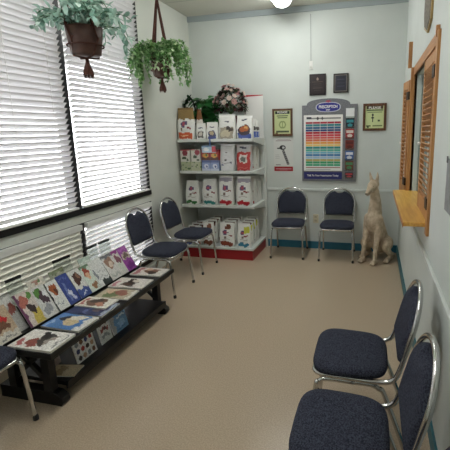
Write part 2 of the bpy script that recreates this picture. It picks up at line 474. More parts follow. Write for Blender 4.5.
def carton(label, x0, x1, y, z, h, d, fn, group, cat='box', name='food_carton'):
    w = x1-x0
    b = NB(); nu, nv = 14, 14
    g = [[b.verts.new((-w/2+w*i/nu, -d/2, h*j/nv)) for i in range(nu+1)] for j in range(nv+1)]
    for j in range(nv):
        for i in range(nu): b.faces.new((g[j][i], g[j][i+1], g[j+1][i+1], g[j+1][i]))
    k = [[b.verts.new((-w/2+w*i/nu, d/2, h*j/nv)) for i in range(nu+1)] for j in range(nv+1)]
    for j in range(nv):
        for i in range(nu): b.faces.new((k[j][i+1], k[j][i], k[j+1][i], k[j+1][i+1]))
    for j in range(nv):
        b.faces.new((k[j][0], g[j][0], g[j+1][0], k[j+1][0])); b.faces.new((g[j][nu], k[j][nu], k[j+1][nu], g[j+1][nu]))
    for i in range(nu):
        b.faces.new((g[nv][i], g[nv][i+1], k[nv][i+1], k[nv][i])); b.faces.new((k[0][i], k[0][i+1], g[0][i+1], g[0][i]))
    o = obj(name, b, M['paint'])
    o.location = ((x0+x1)/2, y+d/2, z)
    colourise(o, lambda c, nn: fn(c.x/w+.5, c.z/h))
    return tag(o, label, cat, group)

WH = 'e4e4e0'
def emblem(u, v, s=1.): return [('e', u, v, .17*s, .10*s, '5b4a70'), ('e', u, v, .10*s, .055*s, 'a84a5c')]
def food(band, bandv=(.03, .17), extra=(), body=WH, emb=(.45, .68)):
    bm_ = (bandv[0]+bandv[1])/2; bh_ = (bandv[1]-bandv[0])/2
    return art(body, ('r', .10, bm_-bh_*.6, .90, bm_+bh_*.6, band), ('e', .36, bm_+bh_*.2, .24, bh_, band), ('e', .68, bm_-bh_*.1, .2, bh_, band), ('r', .55, .46, .85, .51, '8a3038'), ('e', .42, .40, .07, .05, '7a6a60'), ('r', .2, .30, .75, .335, 'b9b4ae'), *emblem(*emb), *extra)
ZT, Z2, Z3, ZB = 1.5085, 1.1125, .6715, .1595
Y = -.535
GT, G2, G3, GB = 'food bags on the top shelf', 'food bags on the second shelf', 'food bags on the third shelf', 'food bags on the bottom deck'
bag('white food bag with kraft brown top and orange band, far left on the top shelf', .012, .236, Y, ZT, .395, .12,
    art(WH, ('r', 0, .64, 1, 1, '8f7448'), ('r', .08, .03, .92, .22, 'c8552b'), ('r', .2, .1, .7, .14, 'e3b58c'), ('e', .35, .33, .08, .05, '6c4a3a'), ('r', .6, .34, .9, .4, '8a2f3a'), *emblem(.42, .5)), GT, taper=0)
bag('small tan topped bag squeezed beside the kraft brown bag, top shelf', .235, .315, Y+.09, ZT, .375, .09,
    art('d8d6cf', ('r', 0, .66, 1, 1, '7a4f2c'), ('r', .2, .3, .8, .45, '9a9a98')), GT, taper=.3)
bag('small white pouch with a dog picture, left of the low pair', .27, .398, Y+.01, ZT, .20, .07,
    art(WH, ('r', .2, .1, .8, .5, '5a5652'), ('e', .5, .32, .2, .14, 'c9c2b8'), ('r', .25, .68, .75, .74, '5b5b72')), GT, taper=0)
bag('small white pouch with a navy picture, right of two low pouches', .41, .565, Y+.01, ZT, .21, .07,
    art(WH, ('e', .5, .28, .32, .24, '4a4a6a'), ('e', .5, .36, .2, .11, 'b3a184'), ('r', .15, .02, .85, .16, '3f4a8a'), ('r', .3, .68, .7, .74, '5b5b72')), GT, taper=0)
bag('white flared bag with a terrier picture on the top shelf', .575, .795, Y, ZT, .30, .10,
    art(WH, ('r', .1, .02, .9, .48, 'a39a8a'), ('e', .45, .22, .3, .14, 'c5bca0'), ('e', .62, .42, .1, .12, '3b3532'), ('e', .78, .38, .09, .07, '4a3c34'), ('r', .35, .68, .65, .73, '42425a')), GT, taper=0, flare=.02)
bag('white bag with a bowl of kibble picture, rightmost front bag on the top shelf', .81, 1.02, Y, ZT, .285, .10,
    art(WH, ('r', .1, .02, .9, .24, '3a4f9a'), ('e', .5, .36, .38, .22, '3c3440'), ('e', .5, .42, .28, .13, 'a65a34'), ('e', .6, .46, .1, .06, 'd0a060'), ('r', .35, .76, .65, .82, '42425a')), GT, taper=0)
for k, yy in enumerate((-.40, -.29)):
    bag(['white and blue bag directly behind the kibble picture bag on the top shelf', 'white and blue bag hindmost at the right end of the top shelf'][k], .83, 1.02, yy, ZT, .25-.01*k, .09,
        art(WH, ('r', .1, .05, .99, .35, '4a63b0'), ('e', .9, .5, .12, .1, '55504c')), GT, taper=.05)
# second shelf
def spots(base):
    sp = [('e', random.random(), random.random(), .07, .08, random.choice(('3d5a38', '55704a', 'a8a69a'))) for _ in range(12)]
    return art(base, *sp)
carton('green spotted carton, lower left of the four on the second shelf', .045, .178, Y, Z2, .115, .12, spots('a9b08f'), 'cartons on the second shelf')
carton('green spotted carton, lower right of the four on the second shelf', .185, .318, Y, Z2, .115, .12, spots('b4b89a'), 'cartons on the second shelf')
carton('white carton with red top, upper left of the four on the second shelf', .045, .172, Y, Z2+.116, .152, .12, art('d6d4cc', ('e', .5, .72, .28, .24, '7e2a36'), ('e', .4, .3, .25, .12, '46533e'), ('e', .75, .15, .1, .1, '4a5a44'), ('r', 0, .9, 1, 1, 'b24a50')), 'cartons on the second shelf')
carton('white carton with red top, upper right of the four on the second shelf', .195, .322, Y, Z2+.116, .158, .12, art('d6d4cc', ('e', .65, .75, .26, .22, '93293a'), ('e', .4, .4, .22, .14, '414c3c'), ('e', .7, .15, .14, .1, '4a5a44'), ('r', 0, .9, .4, 1, 'b24a50')), 'cartons on the second shelf')
for k, xx in enumerate((.335, .453)):
    carton(['blue and white carton, left one under the orange cartons on the second shelf', 'blue and white carton, right one under the orange cartons on the second shelf'][k], xx, xx+.114, Y, Z2, .135, .12,
           art('8fa0c8', ('r', 0, .8, 1, 1, '5d6a98'), ('e', .55, .45, .25, .22, 'd8dcea'), ('e', .6, .4, .1, .1, '43508a'), ('r', 0, 0, 1, .2, 'c5cde0')), 'cartons on the second shelf')
    carton(['red and orange carton, left one on top of the blue cartons', 'red and orange carton, right one on top of the blue cartons'][k], xx, xx+.114, Y, Z2+.136, .13, .12,
           art('b03a32', ('r', 0, .0, 1, .25, '5a2f2a'), ('e', .5, .45, .35, .22, 'd9a04a'), ('e', .6, .5, .14, .12, '4f7a3a'), ('r', 0, .75, 1, 1, '7c2430')), 'cartons on the second shelf')
tg = carton('pale blue price tag hanging from the top shelf edge', .36, .548, -.5665, 1.345, .085, .003, art('b9cfe0', ('e', .3, .45, .2, .25, 'f2f2f2'), ('r', .7, .1, .98, .9, 'c0444c'), ('r', 0, .85, .7, 1, '5f86b0')), None, 'tag', 'shelf_tag')
b = NB(); box(b, (.01, -.0015, .085), (.03, .0015, .17)); o = obj('tag_strip', b, mat('blue_strip', '4d6c9c', .5), tg)
bag('plain white bag with sparse print between cartons and red bag on the second shelf', .574, .772, Y, Z2, .335, .12,
    art('d5d6d6', ('e', .5, .7, .06, .03, '4a3c3a'), ('e', .42, .42, .08, .04, '3c3838'), ('r', .2, .28, .8, .30, '9a9a9c'), ('e', .8, .32, .06, .04, '5a5a6a'), ('r', .15, .2, .3, .24, '6a7090')), G2, taper=0)
bag('red fronted white bag with a framed picture, right end of the second shelf', .79, .99, Y, Z2, .325, .12,
    art('c9c8c8', ('r', .06, .02, .94, .72, 'b2302c'), ('r', .25, .32, .75, .62, 'd8d4cc'), ('e', .5, .45, .16, .1, '6a6a62'), ('r', .15, .1, .8, .14, 'c8605a'), ('r', .25, .86, .7, .92, '4a4a5a')), G2, taper=0)
for k, yy in enumerate((-.40, -.27)):
    bag(['white bag just behind the red fronted bag on the second shelf', 'white bag hindmost at the right end of the second shelf'][k], .80, 1.0, yy, Z2, .31-.01*k, .12, art('d9d9d2', ('r', .5, .1, .9, .25, '9b2f2f')), G2, taper=.02)
# third shelf
XS = ((.065, .262), (.305, .512), (.532, .742), (.77, .98)); HS = (.31, .335, .38, .37); BC = ('2f6b35', '2f8583', 'b01f2c', 'b01f2c')
N3 = ('white food bag with green band, leftmost on the third shelf', 'white food bag with teal band, second on the third shelf',
      'white food bag with red band and grey top, third on the third shelf', 'white food bag with red band, rightmost front one on the third shelf')
for k in range(4):
    ex = (('r', .1, .8, .9, .95, '9a94a0'),) if k > 1 else ()
    bag(N3[k], *XS[k], Y, Z3, HS[k], .12, food(BC[k], extra=ex, emb=(.45, .66 if k < 2 else .6)), G3, taper=.1)
for k, yy in enumerate((-.405, -.275, -.17)):
    bag(['white food bag directly behind the rightmost red banded bag on the third shelf', 'white food bag third in the right file on the third shelf', 'white food bag hindmost in the right file on the third shelf'][k],
        .79, .995, yy, Z3, .355-.008*k, .10, food('b01f2c'), G3, taper=.1)
for k in range(3):
    bag('white food bag in the second row behind the %s bag on the third shelf' % ('green banded', 'teal banded', 'grey topped')[k], *XS[k], -.40, Z3, HS[k]-.02, .10, food(BC[k]), G3, taper=.1)
# bottom deck: five files of small bags
YB = -.635
brown = (('e', .6, .82, .18, .12, '7c4a34'),)
FB = [(.06, .2, 'blue', '4a5f9a'), (.215, .31, 'brown', '7a4632'), (.33, .49, 'brown', '7a4632'), (.56, .765, 'brown', '8a3f2c'), (.805, .985, 'teal', '2f7a96')]
names = ('leftmost', 'second', 'third', 'fourth', 'rightmost'); depthn = ('front', 'second', 'third', 'hindmost')
for i, (a, c, nm, col) in enumerate(FB):
    ex = brown if i in (1, 2, 3) else ((('r', .45, .6, .9, .85, 'c8c84a'),) if i == 4 else ())
    for k in range(4):
        hh = (.22, .25, .31, .31, .31)[i]
        bag('small white food bag with %s band, %s in the %s file on the bottom deck' % (nm, depthn[k], names[i]), a, c, YB+.115*k, ZB-.009, hh+.006*k, .09,
            food(col, (.03, .24 if i in (1, 2, 3) else .2), ex if k < 1 else tuple(list(ex)+[('e', .5, .9, .34, .07, '5a3a2e'), ('e', .3, .84, .1, .05, '3a3230')]), emb=(.42, .6)), GB, taper=.05)

# ------------------------------------------------------------------ leaves
def leaf(b, cols, p, d, up, L, wd, bend=.3, col='5f8a5a'):
    d = d.normalized(); s = d.cross(up)
    if s.length < 1e-3: s = d.cross(Vector((1, 0, .2)))
    s.normalize(); n = s.cross(d).normalized()
    mid = []; q = [(0, .12), (.3, .85), (.62, 1.0), (.86, .6), (1, .03)]
    rows = []
    for t, k in q:
        c = p+d*(L*t)-n*(bend*L*t*t)
        rows.append([b.verts.new(c-s*(wd*.5*k)+n*(.12*wd*k)), b.verts.new(c), b.verts.new(c+s*(wd*.5*k)+n*(.12*wd*k))])
    for i in range(4):
        for j in (0, 1):
            b.faces.new((rows[i][j], rows[i][j+1], rows[i+1][j+1], rows[i+1][j])); cols.append(col)

def leafobj(name, b, cols, parent):
    b.faces.ensure_lookup_table()
    me = D.meshes.new(name); b.to_mesh(me); b.free(); me.materials.append(M['leaf'])
    at = me.color_attributes.new('Col', 'FLOAT_COLOR', 'CORNER')
    for p, c in zip(me.polygons, cols):
        cl = lin(c); p.use_smooth = True
        for li in p.loop_indices: at.data[li].color = (*cl, 1)
    o = D.objects.new(name, me); C.objects.link(o); o.parent = parent; return o

def rvec(): return Vector((random.gauss(0, 1), random.gauss(0, 1), random.gauss(0, 1))).normalized()

def hanging(label, loc, R, hp, apex, pal, nst, smin, smax, droop, LL, LW, rise, wide, seed, step=.03, ts=1.):
    random.seed(seed)
    t = thing('hanging_plant', label, 'plant', loc)
    b = NB(); lathe(b, [(R*.70, 0), (R*.80, .01), (R*.93, hp*.6), (R, hp), (R*.92, hp), (R*.88, hp-.02)], 28); obj('pot', b, M['pot'], t, True)
    b = NB(); lathe(b, [(.0, hp-.03), (R*.9, hp-.028), (R*.9, hp-.02), (0, hp-.015)], 20); obj('soil', b, M['jute'], t)
    b = NB()
    for k in range(4):
        a = PI/4+k*PI/2+.35
        pts = [(0, 0, -.012), (R*.72*math.cos(a), R*.72*math.sin(a), -.006), (R*.98*math.cos(a+.3), R*.98*math.sin(a+.3), hp*.55), (R*1.03*math.cos(a), R*1.03*math.sin(a), hp), (0, 0, apex)]
        tube(b, pts[:4], .006, 6); tube(b, [pts[3], tuple(Vector(pts[3]).lerp(Vector(pts[4]), .5)), pts[4]], .0105, 6)
        pts2 = [(R*.98*math.cos(a+.3), R*.98*math.sin(a+.3), hp*.55), (R*1.03*math.cos(a+PI/2), R*1.03*math.sin(a+PI/2), hp)]
        tube(b, pts2, .005, 6)
    tube(b, [(R*.99*math.cos(2*PI*k/20), R*.99*math.sin(2*PI*k/20), hp*.36) for k in range(20)], .005, 6, True)
    tube(b, [(0, 0, apex), (0, 0, H-loc[2])], .004, 6)
    hg = obj('macrame_hanger', b, M['jute'], t)
    b = NB(); tube(b, [(0, 0, -.01), (0, 0, -.05*ts), (0, 0, -.08*ts), (0, 0, -.14*ts), (0, 0, -.18*ts)], [.012, .012, .018, .034, .038], 10)
    for k in range(14):
        a = random.uniform(0, 6.28); r = random.uniform(.01, .036); tube(b, [(r*.5*math.cos(a), r*.5*math.sin(a), -.1*ts), (r*math.cos(a), r*math.sin(a), (-.19-random.uniform(0, .02))*ts)], .004, 5)
    obj('tassel', b, M['jute'], hg)
    bl, cols = NB(), []; bs = NB()
    for k in range(nst):
        a = 2*PI*k/nst+random.uniform(-.3, .3); Ls = random.uniform(smin, smax)
        r0 = random.uniform(.1, .85)*R
        p = Vector((r0*math.cos(a), r0*math.sin(a), hp-.01)); v = Vector((math.cos(a)*wide, math.sin(a)*wide, rise*random.uniform(.5, 1.3))).normalized()
        pts = [p.copy()]; n = max(3, int(Ls/step))
        for i in range(n):
            v = (v+Vector((random.gauss(0, .12), random.gauss(0, .12), -droop*(i/n+.25)))).normalized(); p = p+v*(Ls/n)
            rr = math.hypot(p.x, p.y)
            if p.z < hp+.01 and rr < R*1.12 and rr > 1e-4:
                p.x *= R*1.12/rr; p.y *= R*1.12/rr
            if p.x < .09-loc[0]: p.x = .09-loc[0]
            pts.append(p.copy())
            for q in range(2):
                d = (rvec()*.8+v*.4+Vector((0, 0, .15))); leaf(bl, cols, p, d, Vector((0, 0, 1)), LL*random.uniform(.65, 1.15), LW*random.uniform(.7, 1.15), random.uniform(.1, .6), random.choice(pal))
        tube(bs, pts, .0022, 5)
    fo = leafobj('foliage', bl, cols, t); obj('stems', bs, M['stem'], fo)
    return t
hanging('large blue green plant in a brown pot hanging before the left window', (.50, -2.68, 2.13), .120, .185, .80,
        ('b0cfc1', 'c0dacd', '9bbfb1', 'd2e4da', 'a8c8ba', '86ab9c'), 52, .14, .40, .34, .054, .036, 1.3, .6, 3, .028, .7)
hanging('smaller leafy green plant hanging near the corner by the shelves', (.31, -1.33, 2.165), .105, .17, .76,
        ('7aa868', '98be82', '5d8a50', 'bcd0a6', '507c46', '88b074'), 84, .20, .60, .44, .042, .029, 1.7, .55, 5, .026, .75)

# plants on top of the shelf
def leafy():
    random.seed(11)
    t = thing('potted_plant', 'dark green big leaved potted plant on the top shelf', 'plant', (.29, -.22, ZT))
    b = NB(); lathe(b, [(.06, 0), (.085, .16), (.09, .17), (.08, .17), (.078, .15)], 20); obj('pot', b, M['tan'], t, True)
    bl, cols = NB(), []; bs = NB()
    for k in range(84):
        a = random.uniform(0, 6.28); r = random.uniform(.0, .115); z = random.uniform(.20, .53)
        p = Vector((r*math.cos(a)*1.1, r*math.sin(a)*.6, z)); tube(bs, [(0, 0, .15), p*.6+Vector((0, 0, .08)), p], .003, 5)
        d = Vector((math.cos(a), math.sin(a)*.8-.25, random.uniform(-.6, .5)))
        leaf(bl, cols, p, d, Vector((0, -.4, 1)), random.uniform(.10, .16), random.uniform(.075, .11), .5, random.choice(('3a8040', '2d6d34', '4c9150', '235a2c')))
    fo = leafobj('foliage', bl, cols, t); obj('stems', bs, M['stem'], fo)
leafy()
def basket():
    random.seed(12)
    t = thing('gift_basket', 'dark wicker basket with an arched handle behind the kraft brown bag', 'basket', (.10, -.30, ZT))
    b = NB(); lathe(b, [(.07, 0), (.085, .1), (.095, .2), (.098, .21), (.088, .21), (.084, .18)], 20); obj('basket_body', b, M['wicker'], t, True)
    b = NB(); tube(b, [(.092*math.cos(a), 0, .2+.335*math.sin(a)) for a in [PI*k/24 for k in range(25)]], .011, 8)
    obj('handle', b, M['wicker'], t)
    bl, cols = NB(), []
    for k in range(60):
        a = random.uniform(.25, PI-.2); p = Vector((.092*math.cos(a), random.uniform(-.02, .02), .2+.335*math.sin(a)))
        leaf(bl, cols, p, rvec(), Vector((0, 0, 1)), .05, .028, .3, random.choice(('20402a', '2b5232', '18301f')))
    leafobj('greenery', bl, cols, t)
basket()
def bouquet():
    random.seed(15)
    t = thing('flower_arrangement', 'bouquet of pink flowers in a dark red wrap on the top shelf', 'flowers', (.65, -.25, ZT))
    b = NB(); lathe(b, [(.05, 0), (.07, .12), (.09, .26), (.095, .29), (.088, .29), (.06, .13)], 20); obj('wrap', b, M['redpot'], t, True)
    bl, cols = NB(), []; bs = NB()
    for k in range(420):
        v = rvec(); v.z = abs(v.z)*1.3-.5; p = Vector((v.x*.19, v.y*.13, .46+v.z*.19))
        leaf(bl, cols, p, v+rvec()*.6, Vector((0, 0, 1)), .06, .032, .3, random.choice(('2d3f2a', '3c2326', '512a2e', '26382a', '445a3c')))
    pts = []
    for k in range(400):
        v = rvec()
        if v.y > .45: continue
        v.z = abs(v.z)*1.15-.25; jr = random.uniform(.78, 1.1); p = Vector((v.x*.205*jr, v.y*.15*jr, .46+v.z*.21*jr))
        if all((p-q).length > .046 for q in pts): pts.append(p)
        if len(pts) >= 38: break
    for p in pts:
        n = (p-Vector((0, 0, .42))).normalized(); tube(bs, [(0, 0, .3), p*.6+Vector((0, 0, .17)), p], .0025, 5)
        b2, c2 = NB(), []
        base = random.choice((('dcb0ac', 'e8cac4'), ('c99498', 'dfb8b2'), ('e6d6cc', 'f0e6de'), ('e6d6cc', 'efe2d8')))
        Lp = random.uniform(.034, .046)
        for ringk, (m_, tilt) in enumerate(((6, .9), (5, .35))):
            e1 = n.orthogonal().normalized(); e2 = n.cross(e1)
            for q in range(m_):
                a = 2*PI*q/m_+ringk*.5; dd = (e1*math.cos(a)+e2*math.sin(a))*tilt+n*(1.1-tilt)
                leaf(b2, c2, p, dd, n, Lp*(1-.2*ringk), Lp*.85, -.25, base[ringk])
        leafobj('flower', b2, c2, t)
    fo = leafobj('foliage', bl, cols, t); obj('stems', bs, M['stem'], fo)
bouquet()

# ------------------------------------------------------------------ bench with magazines
bn = thing('magazine_bench', 'long black wooden bench under the left windows holding magazines', 'bench', (.5, -2.88, 0))
b = NB(); box(b, (-.24, -.70, .385), (.275, .69, .42), bev=.006); obj('bench_top', b, M['blackwood'], bn)
b = NB(); box(b, (.225, -.66, .364), (.25, .65, .386)); obj('apron', b, M['blackwood'], bn)
b = NB(); box(b, (-.2, -.53, .10), (.19, .64, .125)); box(b, (.18, -.53, .078), (.20, .64, .129), bev=.003); obj('lower_shelf', b, M['blackwood'], bn)
for yy in (-.56, .66):
    b = NB(); prof = [(-.26, 0), (.185, 0), (.20, .02), (.195, .05), (.16, .075), (.08, .082), (-.26, .082)]
    loft(b, [[(x, yy-.03, z) for x, z in prof], [(x, yy+.03, z) for x, z in prof]]); obj('foot', b, M['blackwood'], bn)
    for xa in (.07, -.19):
        b = NB(); box(b, (xa, yy-.025, .08), (xa+.055, yy+.025, .386)); obj('upright', b, M['blackwood'], bn)
    b = NB()
    for s in (1, -1):
        r = [(-.135, .13 if s > 0 else .32), (-.135, .17 if s > 0 else .36), (.07, .36 if s > 0 else .17), (.07, .32 if s > 0 else .13)]
        loft(b, [[(x, yy-.012, z) for x, z in r], [(x, yy+.012, z) for x, z in r]])
    obj('cross_brace', b, M['blackwood'], bn)

def magazine(label, w, h, th, fn, mat4, group, nu=30, nv=38, name='magazine', warp=1.):
    t = thing(name, label, 'magazine' if name == 'magazine' else 'brochure', group=group)
    ph = (len(D.objects)*1.7) % 6.28; base = fn
    def fn(u, v):
        k = warp*min(1, 8*min(u, 1-u, v, 1-v))
        return base(u+k*(.045*math.sin(13*v+ph)+.025*math.sin(29*v+3*u+ph)), v+k*(.04*math.sin(11*u+ph*2)+.02*math.sin(31*u-ph)))
    b = NB(); sheet(b, w, h, nu, nv, th); o = obj('cover', b, M['paint'], t)
    # cover has its own thin thickness
    md = o.modifiers.new('thick', 'SOLIDIFY'); md.thickness = .0006; md.offset = 1
    colourise(o, lambda c, n: fn(c.x/w+.5, c.y/h+.5), .22)
    b = NB(); box(b, (-w/2+.001, -h/2+.001, .0004), (w/2-.001, h/2-.001, th-.0002)); obj('pages', b, M['pages'], t)
    t.matrix_world = mat4
    return t
def flat(x, y, z, rz=0): return Matrix.Translation((x, y, z)) @ Matrix.Rotation(PI/2+rz, 4, 'Z')
def lean(x, y, z, h, ang, tw=0.):
    s, c = math.sin(ang), math.cos(ang)
    R3 = Matrix(((0, -s, c), (1, 0, 0), (0, c, s)))
    return Matrix.Translation(Vector((x, y, z))+Vector((-s, 0, c))*(h/2)) @ Matrix.Rotation(tw, 4, 'Z') @ R3.to_4x4()
GF = 'magazines lying flat on the bench'
ZF = .4205
magazine('white magazine with a dark animal picture, nearest on the bench top', .195, .29, .014, art('e2e0da', ('e', .28, .62, .22, .14, '8a4438'), ('e', .55, .42, .34, .12, '35302c'), ('e', .72, .55, .2, .1, '1f1e1e'), ('e', .55, .32, .25, .06, '9a8f86'), ('e', .3, .88, .2, .06, 'a85a5a'), ('r', .1, .06, .9, .1, '8a8a88')), flat(.622, -3.475, ZF, .02), GF)
magazine('blue covered magazine with a dog picture, second on the bench top', .185, .285, .012, art('4f7cb4', ('r', 0, 0, 1, .18, 'd6d4cc'), ('e', .55, .5, .3, .22, 'c9b68f'), ('e', .62, .72, .18, .1, '2a2a38'), ('e', .8, .45, .16, .2, 'd9d2c0'), ('r', .05, .88, .5, .95, '9ab4d4')), flat(.617, -3.248, ZF, -.03), GF)
magazine('dark blue magazine under the tan one in the middle of the bench top', .20, .28, .010, art('2e3760', ('r', 0, 0, 1, .1, '98a0b0'), ('r', .1, .5, .9, .6, '5a6490'), ('e', .5, .3, .3, .12, '6a5a60')), flat(.622, -3.045, ZF, .03), GF)
magazine('cream magazine with a brown dog picture lying on the dark blue one', .15, .25, .008, art('ddd8cc', ('e', .5, .5, .4, .3, '6e4c3a'), ('e', .65, .55, .2, .16, '3a2a24'), ('e', .3, .35, .2, .14, 'b07a62'), ('r', .1, .85, .8, .95, 'b0605a')), flat(.60, -2.976, ZF+.0112, .0), GF)
magazine('green and tan magazine, fourth along the bench top', .165, .27, .010, art('b8ad94', ('e', .4, .6, .35, .25, '6d7a50'), ('e', .6, .4, .3, .2, '8a5240'), ('r', 0, 0, 1, .1, 'd6d2c8'), ('e', .7, .75, .2, .12, 'c4a48c')), flat(.632, -2.795, ZF, .05), GF)
magazine('pale magazine with a dark cat picture, fifth along the bench top', .19, .29, .010, art('d8d2ca', ('e', .5, .5, .42, .18, '33291f'), ('e', .3, .55, .14, .16, '5a4636'), ('e', .7, .45, .14, .1, 'cfc4b4'), ('r', .05, .84, .6, .95, 'b4747c')), flat(.61, -2.585, ZF, .04), GF)
magazine('pale magazine with red lettering, last at the far end of the bench top', .175, .28, .010, art('d4cec6', ('e', .55, .45, .32, .24, '7a5340'), ('e', .4, .4, .2, .14, '3a2c24'), ('r', .05, .8, .95, .95, 'a8666a'), ('e', .75, .6, .15, .12, 'c8a890')), flat(.62, -2.325, ZF, .03), GF)

rk = thing('magazine_rack', 'clear and black brochure rack standing at the back of the bench', 'rack', (0, 0, .4205))
b = NB(); box(b, (.24, -3.575, 0), (.455, -2.22, .003)); obj('rack_base', b, M['blackwood'], rk)
b = NB(); box(b, (.448, -3.575, .003), (.455, -2.22, .016)); obj('front_lip', b, M['blackwood'], rk)
b = NB(); box(b, (.232, -3.575, 0), (.24, -2.22, .09)); obj('rear_board', b, M['blackwood'], rk)
for yc, wd in ((-3.30, .11), (-2.90, .16), (-2.59, .13), (-2.43, .13)):
    b = NB(); r = [(.318, .012), (.322, .012), (.272, .292), (.268, .292)]
    loft(b, [[(x, yc-wd/2, z) for x, z in r], [(x, yc+wd/2, z) for x, z in r]]); pk = obj('pocket', b, M['acrylic'], rk)
    b = NB(); r = [(.270, .283), (.278, .283), (.275, .300), (.267, .300)]
    loft(b, [[(x, yc-wd/2, z) for x, z in r], [(x, yc+wd/2, z) for x, z in r]]); obj('header_strip', b, M['black'], pk)
GR = 'brochures standing in the rack'
RK = [  # y, w, h, x-foot, art, label
 (-3.485, .15, .25, .435, art('b8a288', ('e', .55, .62, .22, .12, 'b8262a'), ('e', .5, .45, .35, .12, '6d4a36'), ('e', .4, .85, .3, .1, '8a7458'), ('r', 0, 0, 1, .26, 'c9c5ba'), ('r', .2, .1, .8, .14, '7a7a78')), 'brown brochure with a red spot, nearest standing one at the left picture edge'),
 (-3.375, .10, .285, .395, art('a9a8a4', ('r', .1, .75, .9, .95, 'c8c8c4'), ('e', .7, .6, .25, .14, '8a5048'), ('r', 0, .1, .25, .7, '5b3a5e')), 'grey brochure standing behind, second from the left in the rack'),
 (-3.275, .125, .27, .43, art('cfc4bc', ('r', .45, .02, .95, .42, 'c6b055'), ('r', 0, 0, .14, 1, '6a3a5a'), ('e', .35, .72, .25, .18, 'b0685a'), ('e', .6, .5, .2, .14, '3b2c2c'), ('e', .75, .85, .16, .1, '5f8a45')), 'colourful brochure with a yellow box, third from the left in the rack'),
 (-3.165, .105, .26, .43, art('d2d2ce', ('e', .35, .82, .28, .14, '55803e'), ('e', .62, .62, .28, .2, '4a3440'), ('e', .5, .25, .35, .14, '9a9ca0'), ('e', .8, .75, .15, .1, 'e4e4e4')), 'white brochure with a dark dog and green corner in the rack'),
 (-3.058, .10, .255, .43, art('dadbd6', ('e', .5, .72, .3, .19, 'a0562e'), ('e', .6, .66, .14, .1, '5a3020'), ('r', .2, .2, .8, .24, 'a0a4a8'), ('r', 0, 0, .08, 1, '30343a')), 'white brochure with an orange brown puppy in the rack'),
 (-2.955, .105, .265, .43, art('36478c', ('r', .25, .1, .4, .75, '6a7ab0'), ('e', .55, .35, .16, .1, 'd0d4e4'), ('e', .6, .2, .14, .08, 'c0c4d8'), ('r', .1, .85, .9, .9, '5565a4')), 'plain blue brochure standing in the middle of the rack'),
 (-2.842, .11, .26, .43, art('d6d6d2', ('e', .5, .68, .32, .22, '4a2e28'), ('e', .6, .72, .14, .1, '8a6450'), ('r', 0, 0, 1, .32, '3f5494'), ('r', .3, .12, .7, .18, 'c4cce0')), 'white over blue brochure with a dark puppy in the rack'),
 (-2.735, .10, .255, .43, art('d0dad0', ('e', .45, .72, .28, .2, 'a04a38'), ('e', .5, .62, .2, .14, 'd8b090'), ('e', .6, .22, .3, .12, 'a07a5c'), ('r', 0, .9, 1, 1, '6a8068')), 'mint brochure with a red and tan picture in the rack'),
 (-2.615, .135, .265, .43, art('dcdedc', ('r', .1, .3, .9, .34, 'b4b8b8'), ('r', .1, .5, .9, .53, 'b4b8b8'), ('r', .35, 0, 1, .22, '3c4444'), ('e', .1, .5, .08, .2, '8a8f94')), 'mostly blank white brochure in the rack'),
 (-2.475, .13, .265, .43, art('d2d0cc', ('e', .5, .65, .35, .22, '9a7a68'), ('e', .55, .6, .2, .12, 'd8c8b8'), ('r', 0, .86, 1, .97, '6c6f74'), ('r', .1, .1, .9, .2, 'b0b4b0')), 'white brochure with a beige photo and grey head in the rack'),
 (-2.365, .10, .26, .425, art('d4d2cc', ('e', .5, .6, .3, .2, '7c4a58'), ('e', .5, .3, .3, .2, 'c9d0c4'), ('r', 0, .88, 1, 1, '8a3a80')), 'white brochure with a maroon picture, next to the magenta one in the rack'),
 (-2.265, .12, .265, .43, art('8c3f92', ('r', .1, .5, .95, .75, 'c9bcae'), ('e', .5, .62, .3, .1, '6a5a50'), ('e', .5, .2, .4, .14, '6a1f74'), ('r', .1, .84, .9, .95, 'b06ab4')), 'magenta brochure at the far end of the rack'),
]
for yy, w_, h_, xf, fn, lb in RK:
    magazine(lb, w_, h_*.86, .004, fn, lean(xf+.004, yy-.030, .4245, h_*.86, math.radians(30)), GR, 24, 40, 'brochure')
for yy, fn, lb in ((-3.16, art('d6d0c4', ('e', .5, .93, .3, .05, 'b0857a'), ('e', .7, .9, .1, .04, '6a8a5a')), 'cream flowered brochure peeking over the dark dog brochure in the rack'),
                   (-2.70, art('cfd8d0', ('r', 0, .9, 1, 1, 'b4c4b8')), 'pale green brochure peeking out behind the mint one in the rack'),
                   (-2.98, art('a8ab98', ('r', 0, .9, 1, 1, '7c8468')), 'olive brochure peeking out behind the blue one in the rack')):
    magazine(lb, .13, .25, .003, fn, lean(.372, yy-.0, .4245, .25, math.radians(21)), GR, 12, 24, 'brochure')

GL = 'booklets on the lower bench shelf'
dots = [('e', .16+.23*(i % 4), .14+.24*(i//4), .085, .085, ('3a3436', 'a03438', '2f3a6a', '6a4a3a', '7f8a90', 'b09078')[(i*5) % 6]) for i in range(16)]
b_ = math.radians(14)
magazine('white booklet with rows of round pictures on the lower bench shelf', .185, .192, .010, art('dadcdc', *dots), lean(.622, -3.15, .1255, .192, b_), GL, 40, 40, warp=.1)
magazine('white booklet with red brown pictures, middle one on the lower bench shelf', .12, .18, .006, art('cfd0d0', ('r', .15, .72, .85, .88, '74585c'), ('r', .2, .45, .9, .6, '8a4a48'), ('r', .15, .2, .8, .34, '8c8f94'), ('e', .6, .52, .15, .06, '44343a')), lean(.622, -2.945, .1255, .18, b_), GL)
magazine('blue booklet with white lettering, farthest on the lower bench shelf', .18, .155, .006, art('5f8cba', ('r', 0, 0, .22, 1, '9c9ea2'), ('r', .35, .65, .9, .74, 'c4d4e4'), ('e', .62, .35, .22, .18, '86aad0'), ('r', .3, .1, .8, .16, '3f6a9c')), lean(.622, -2.78, .1255, .155, b_), GL)
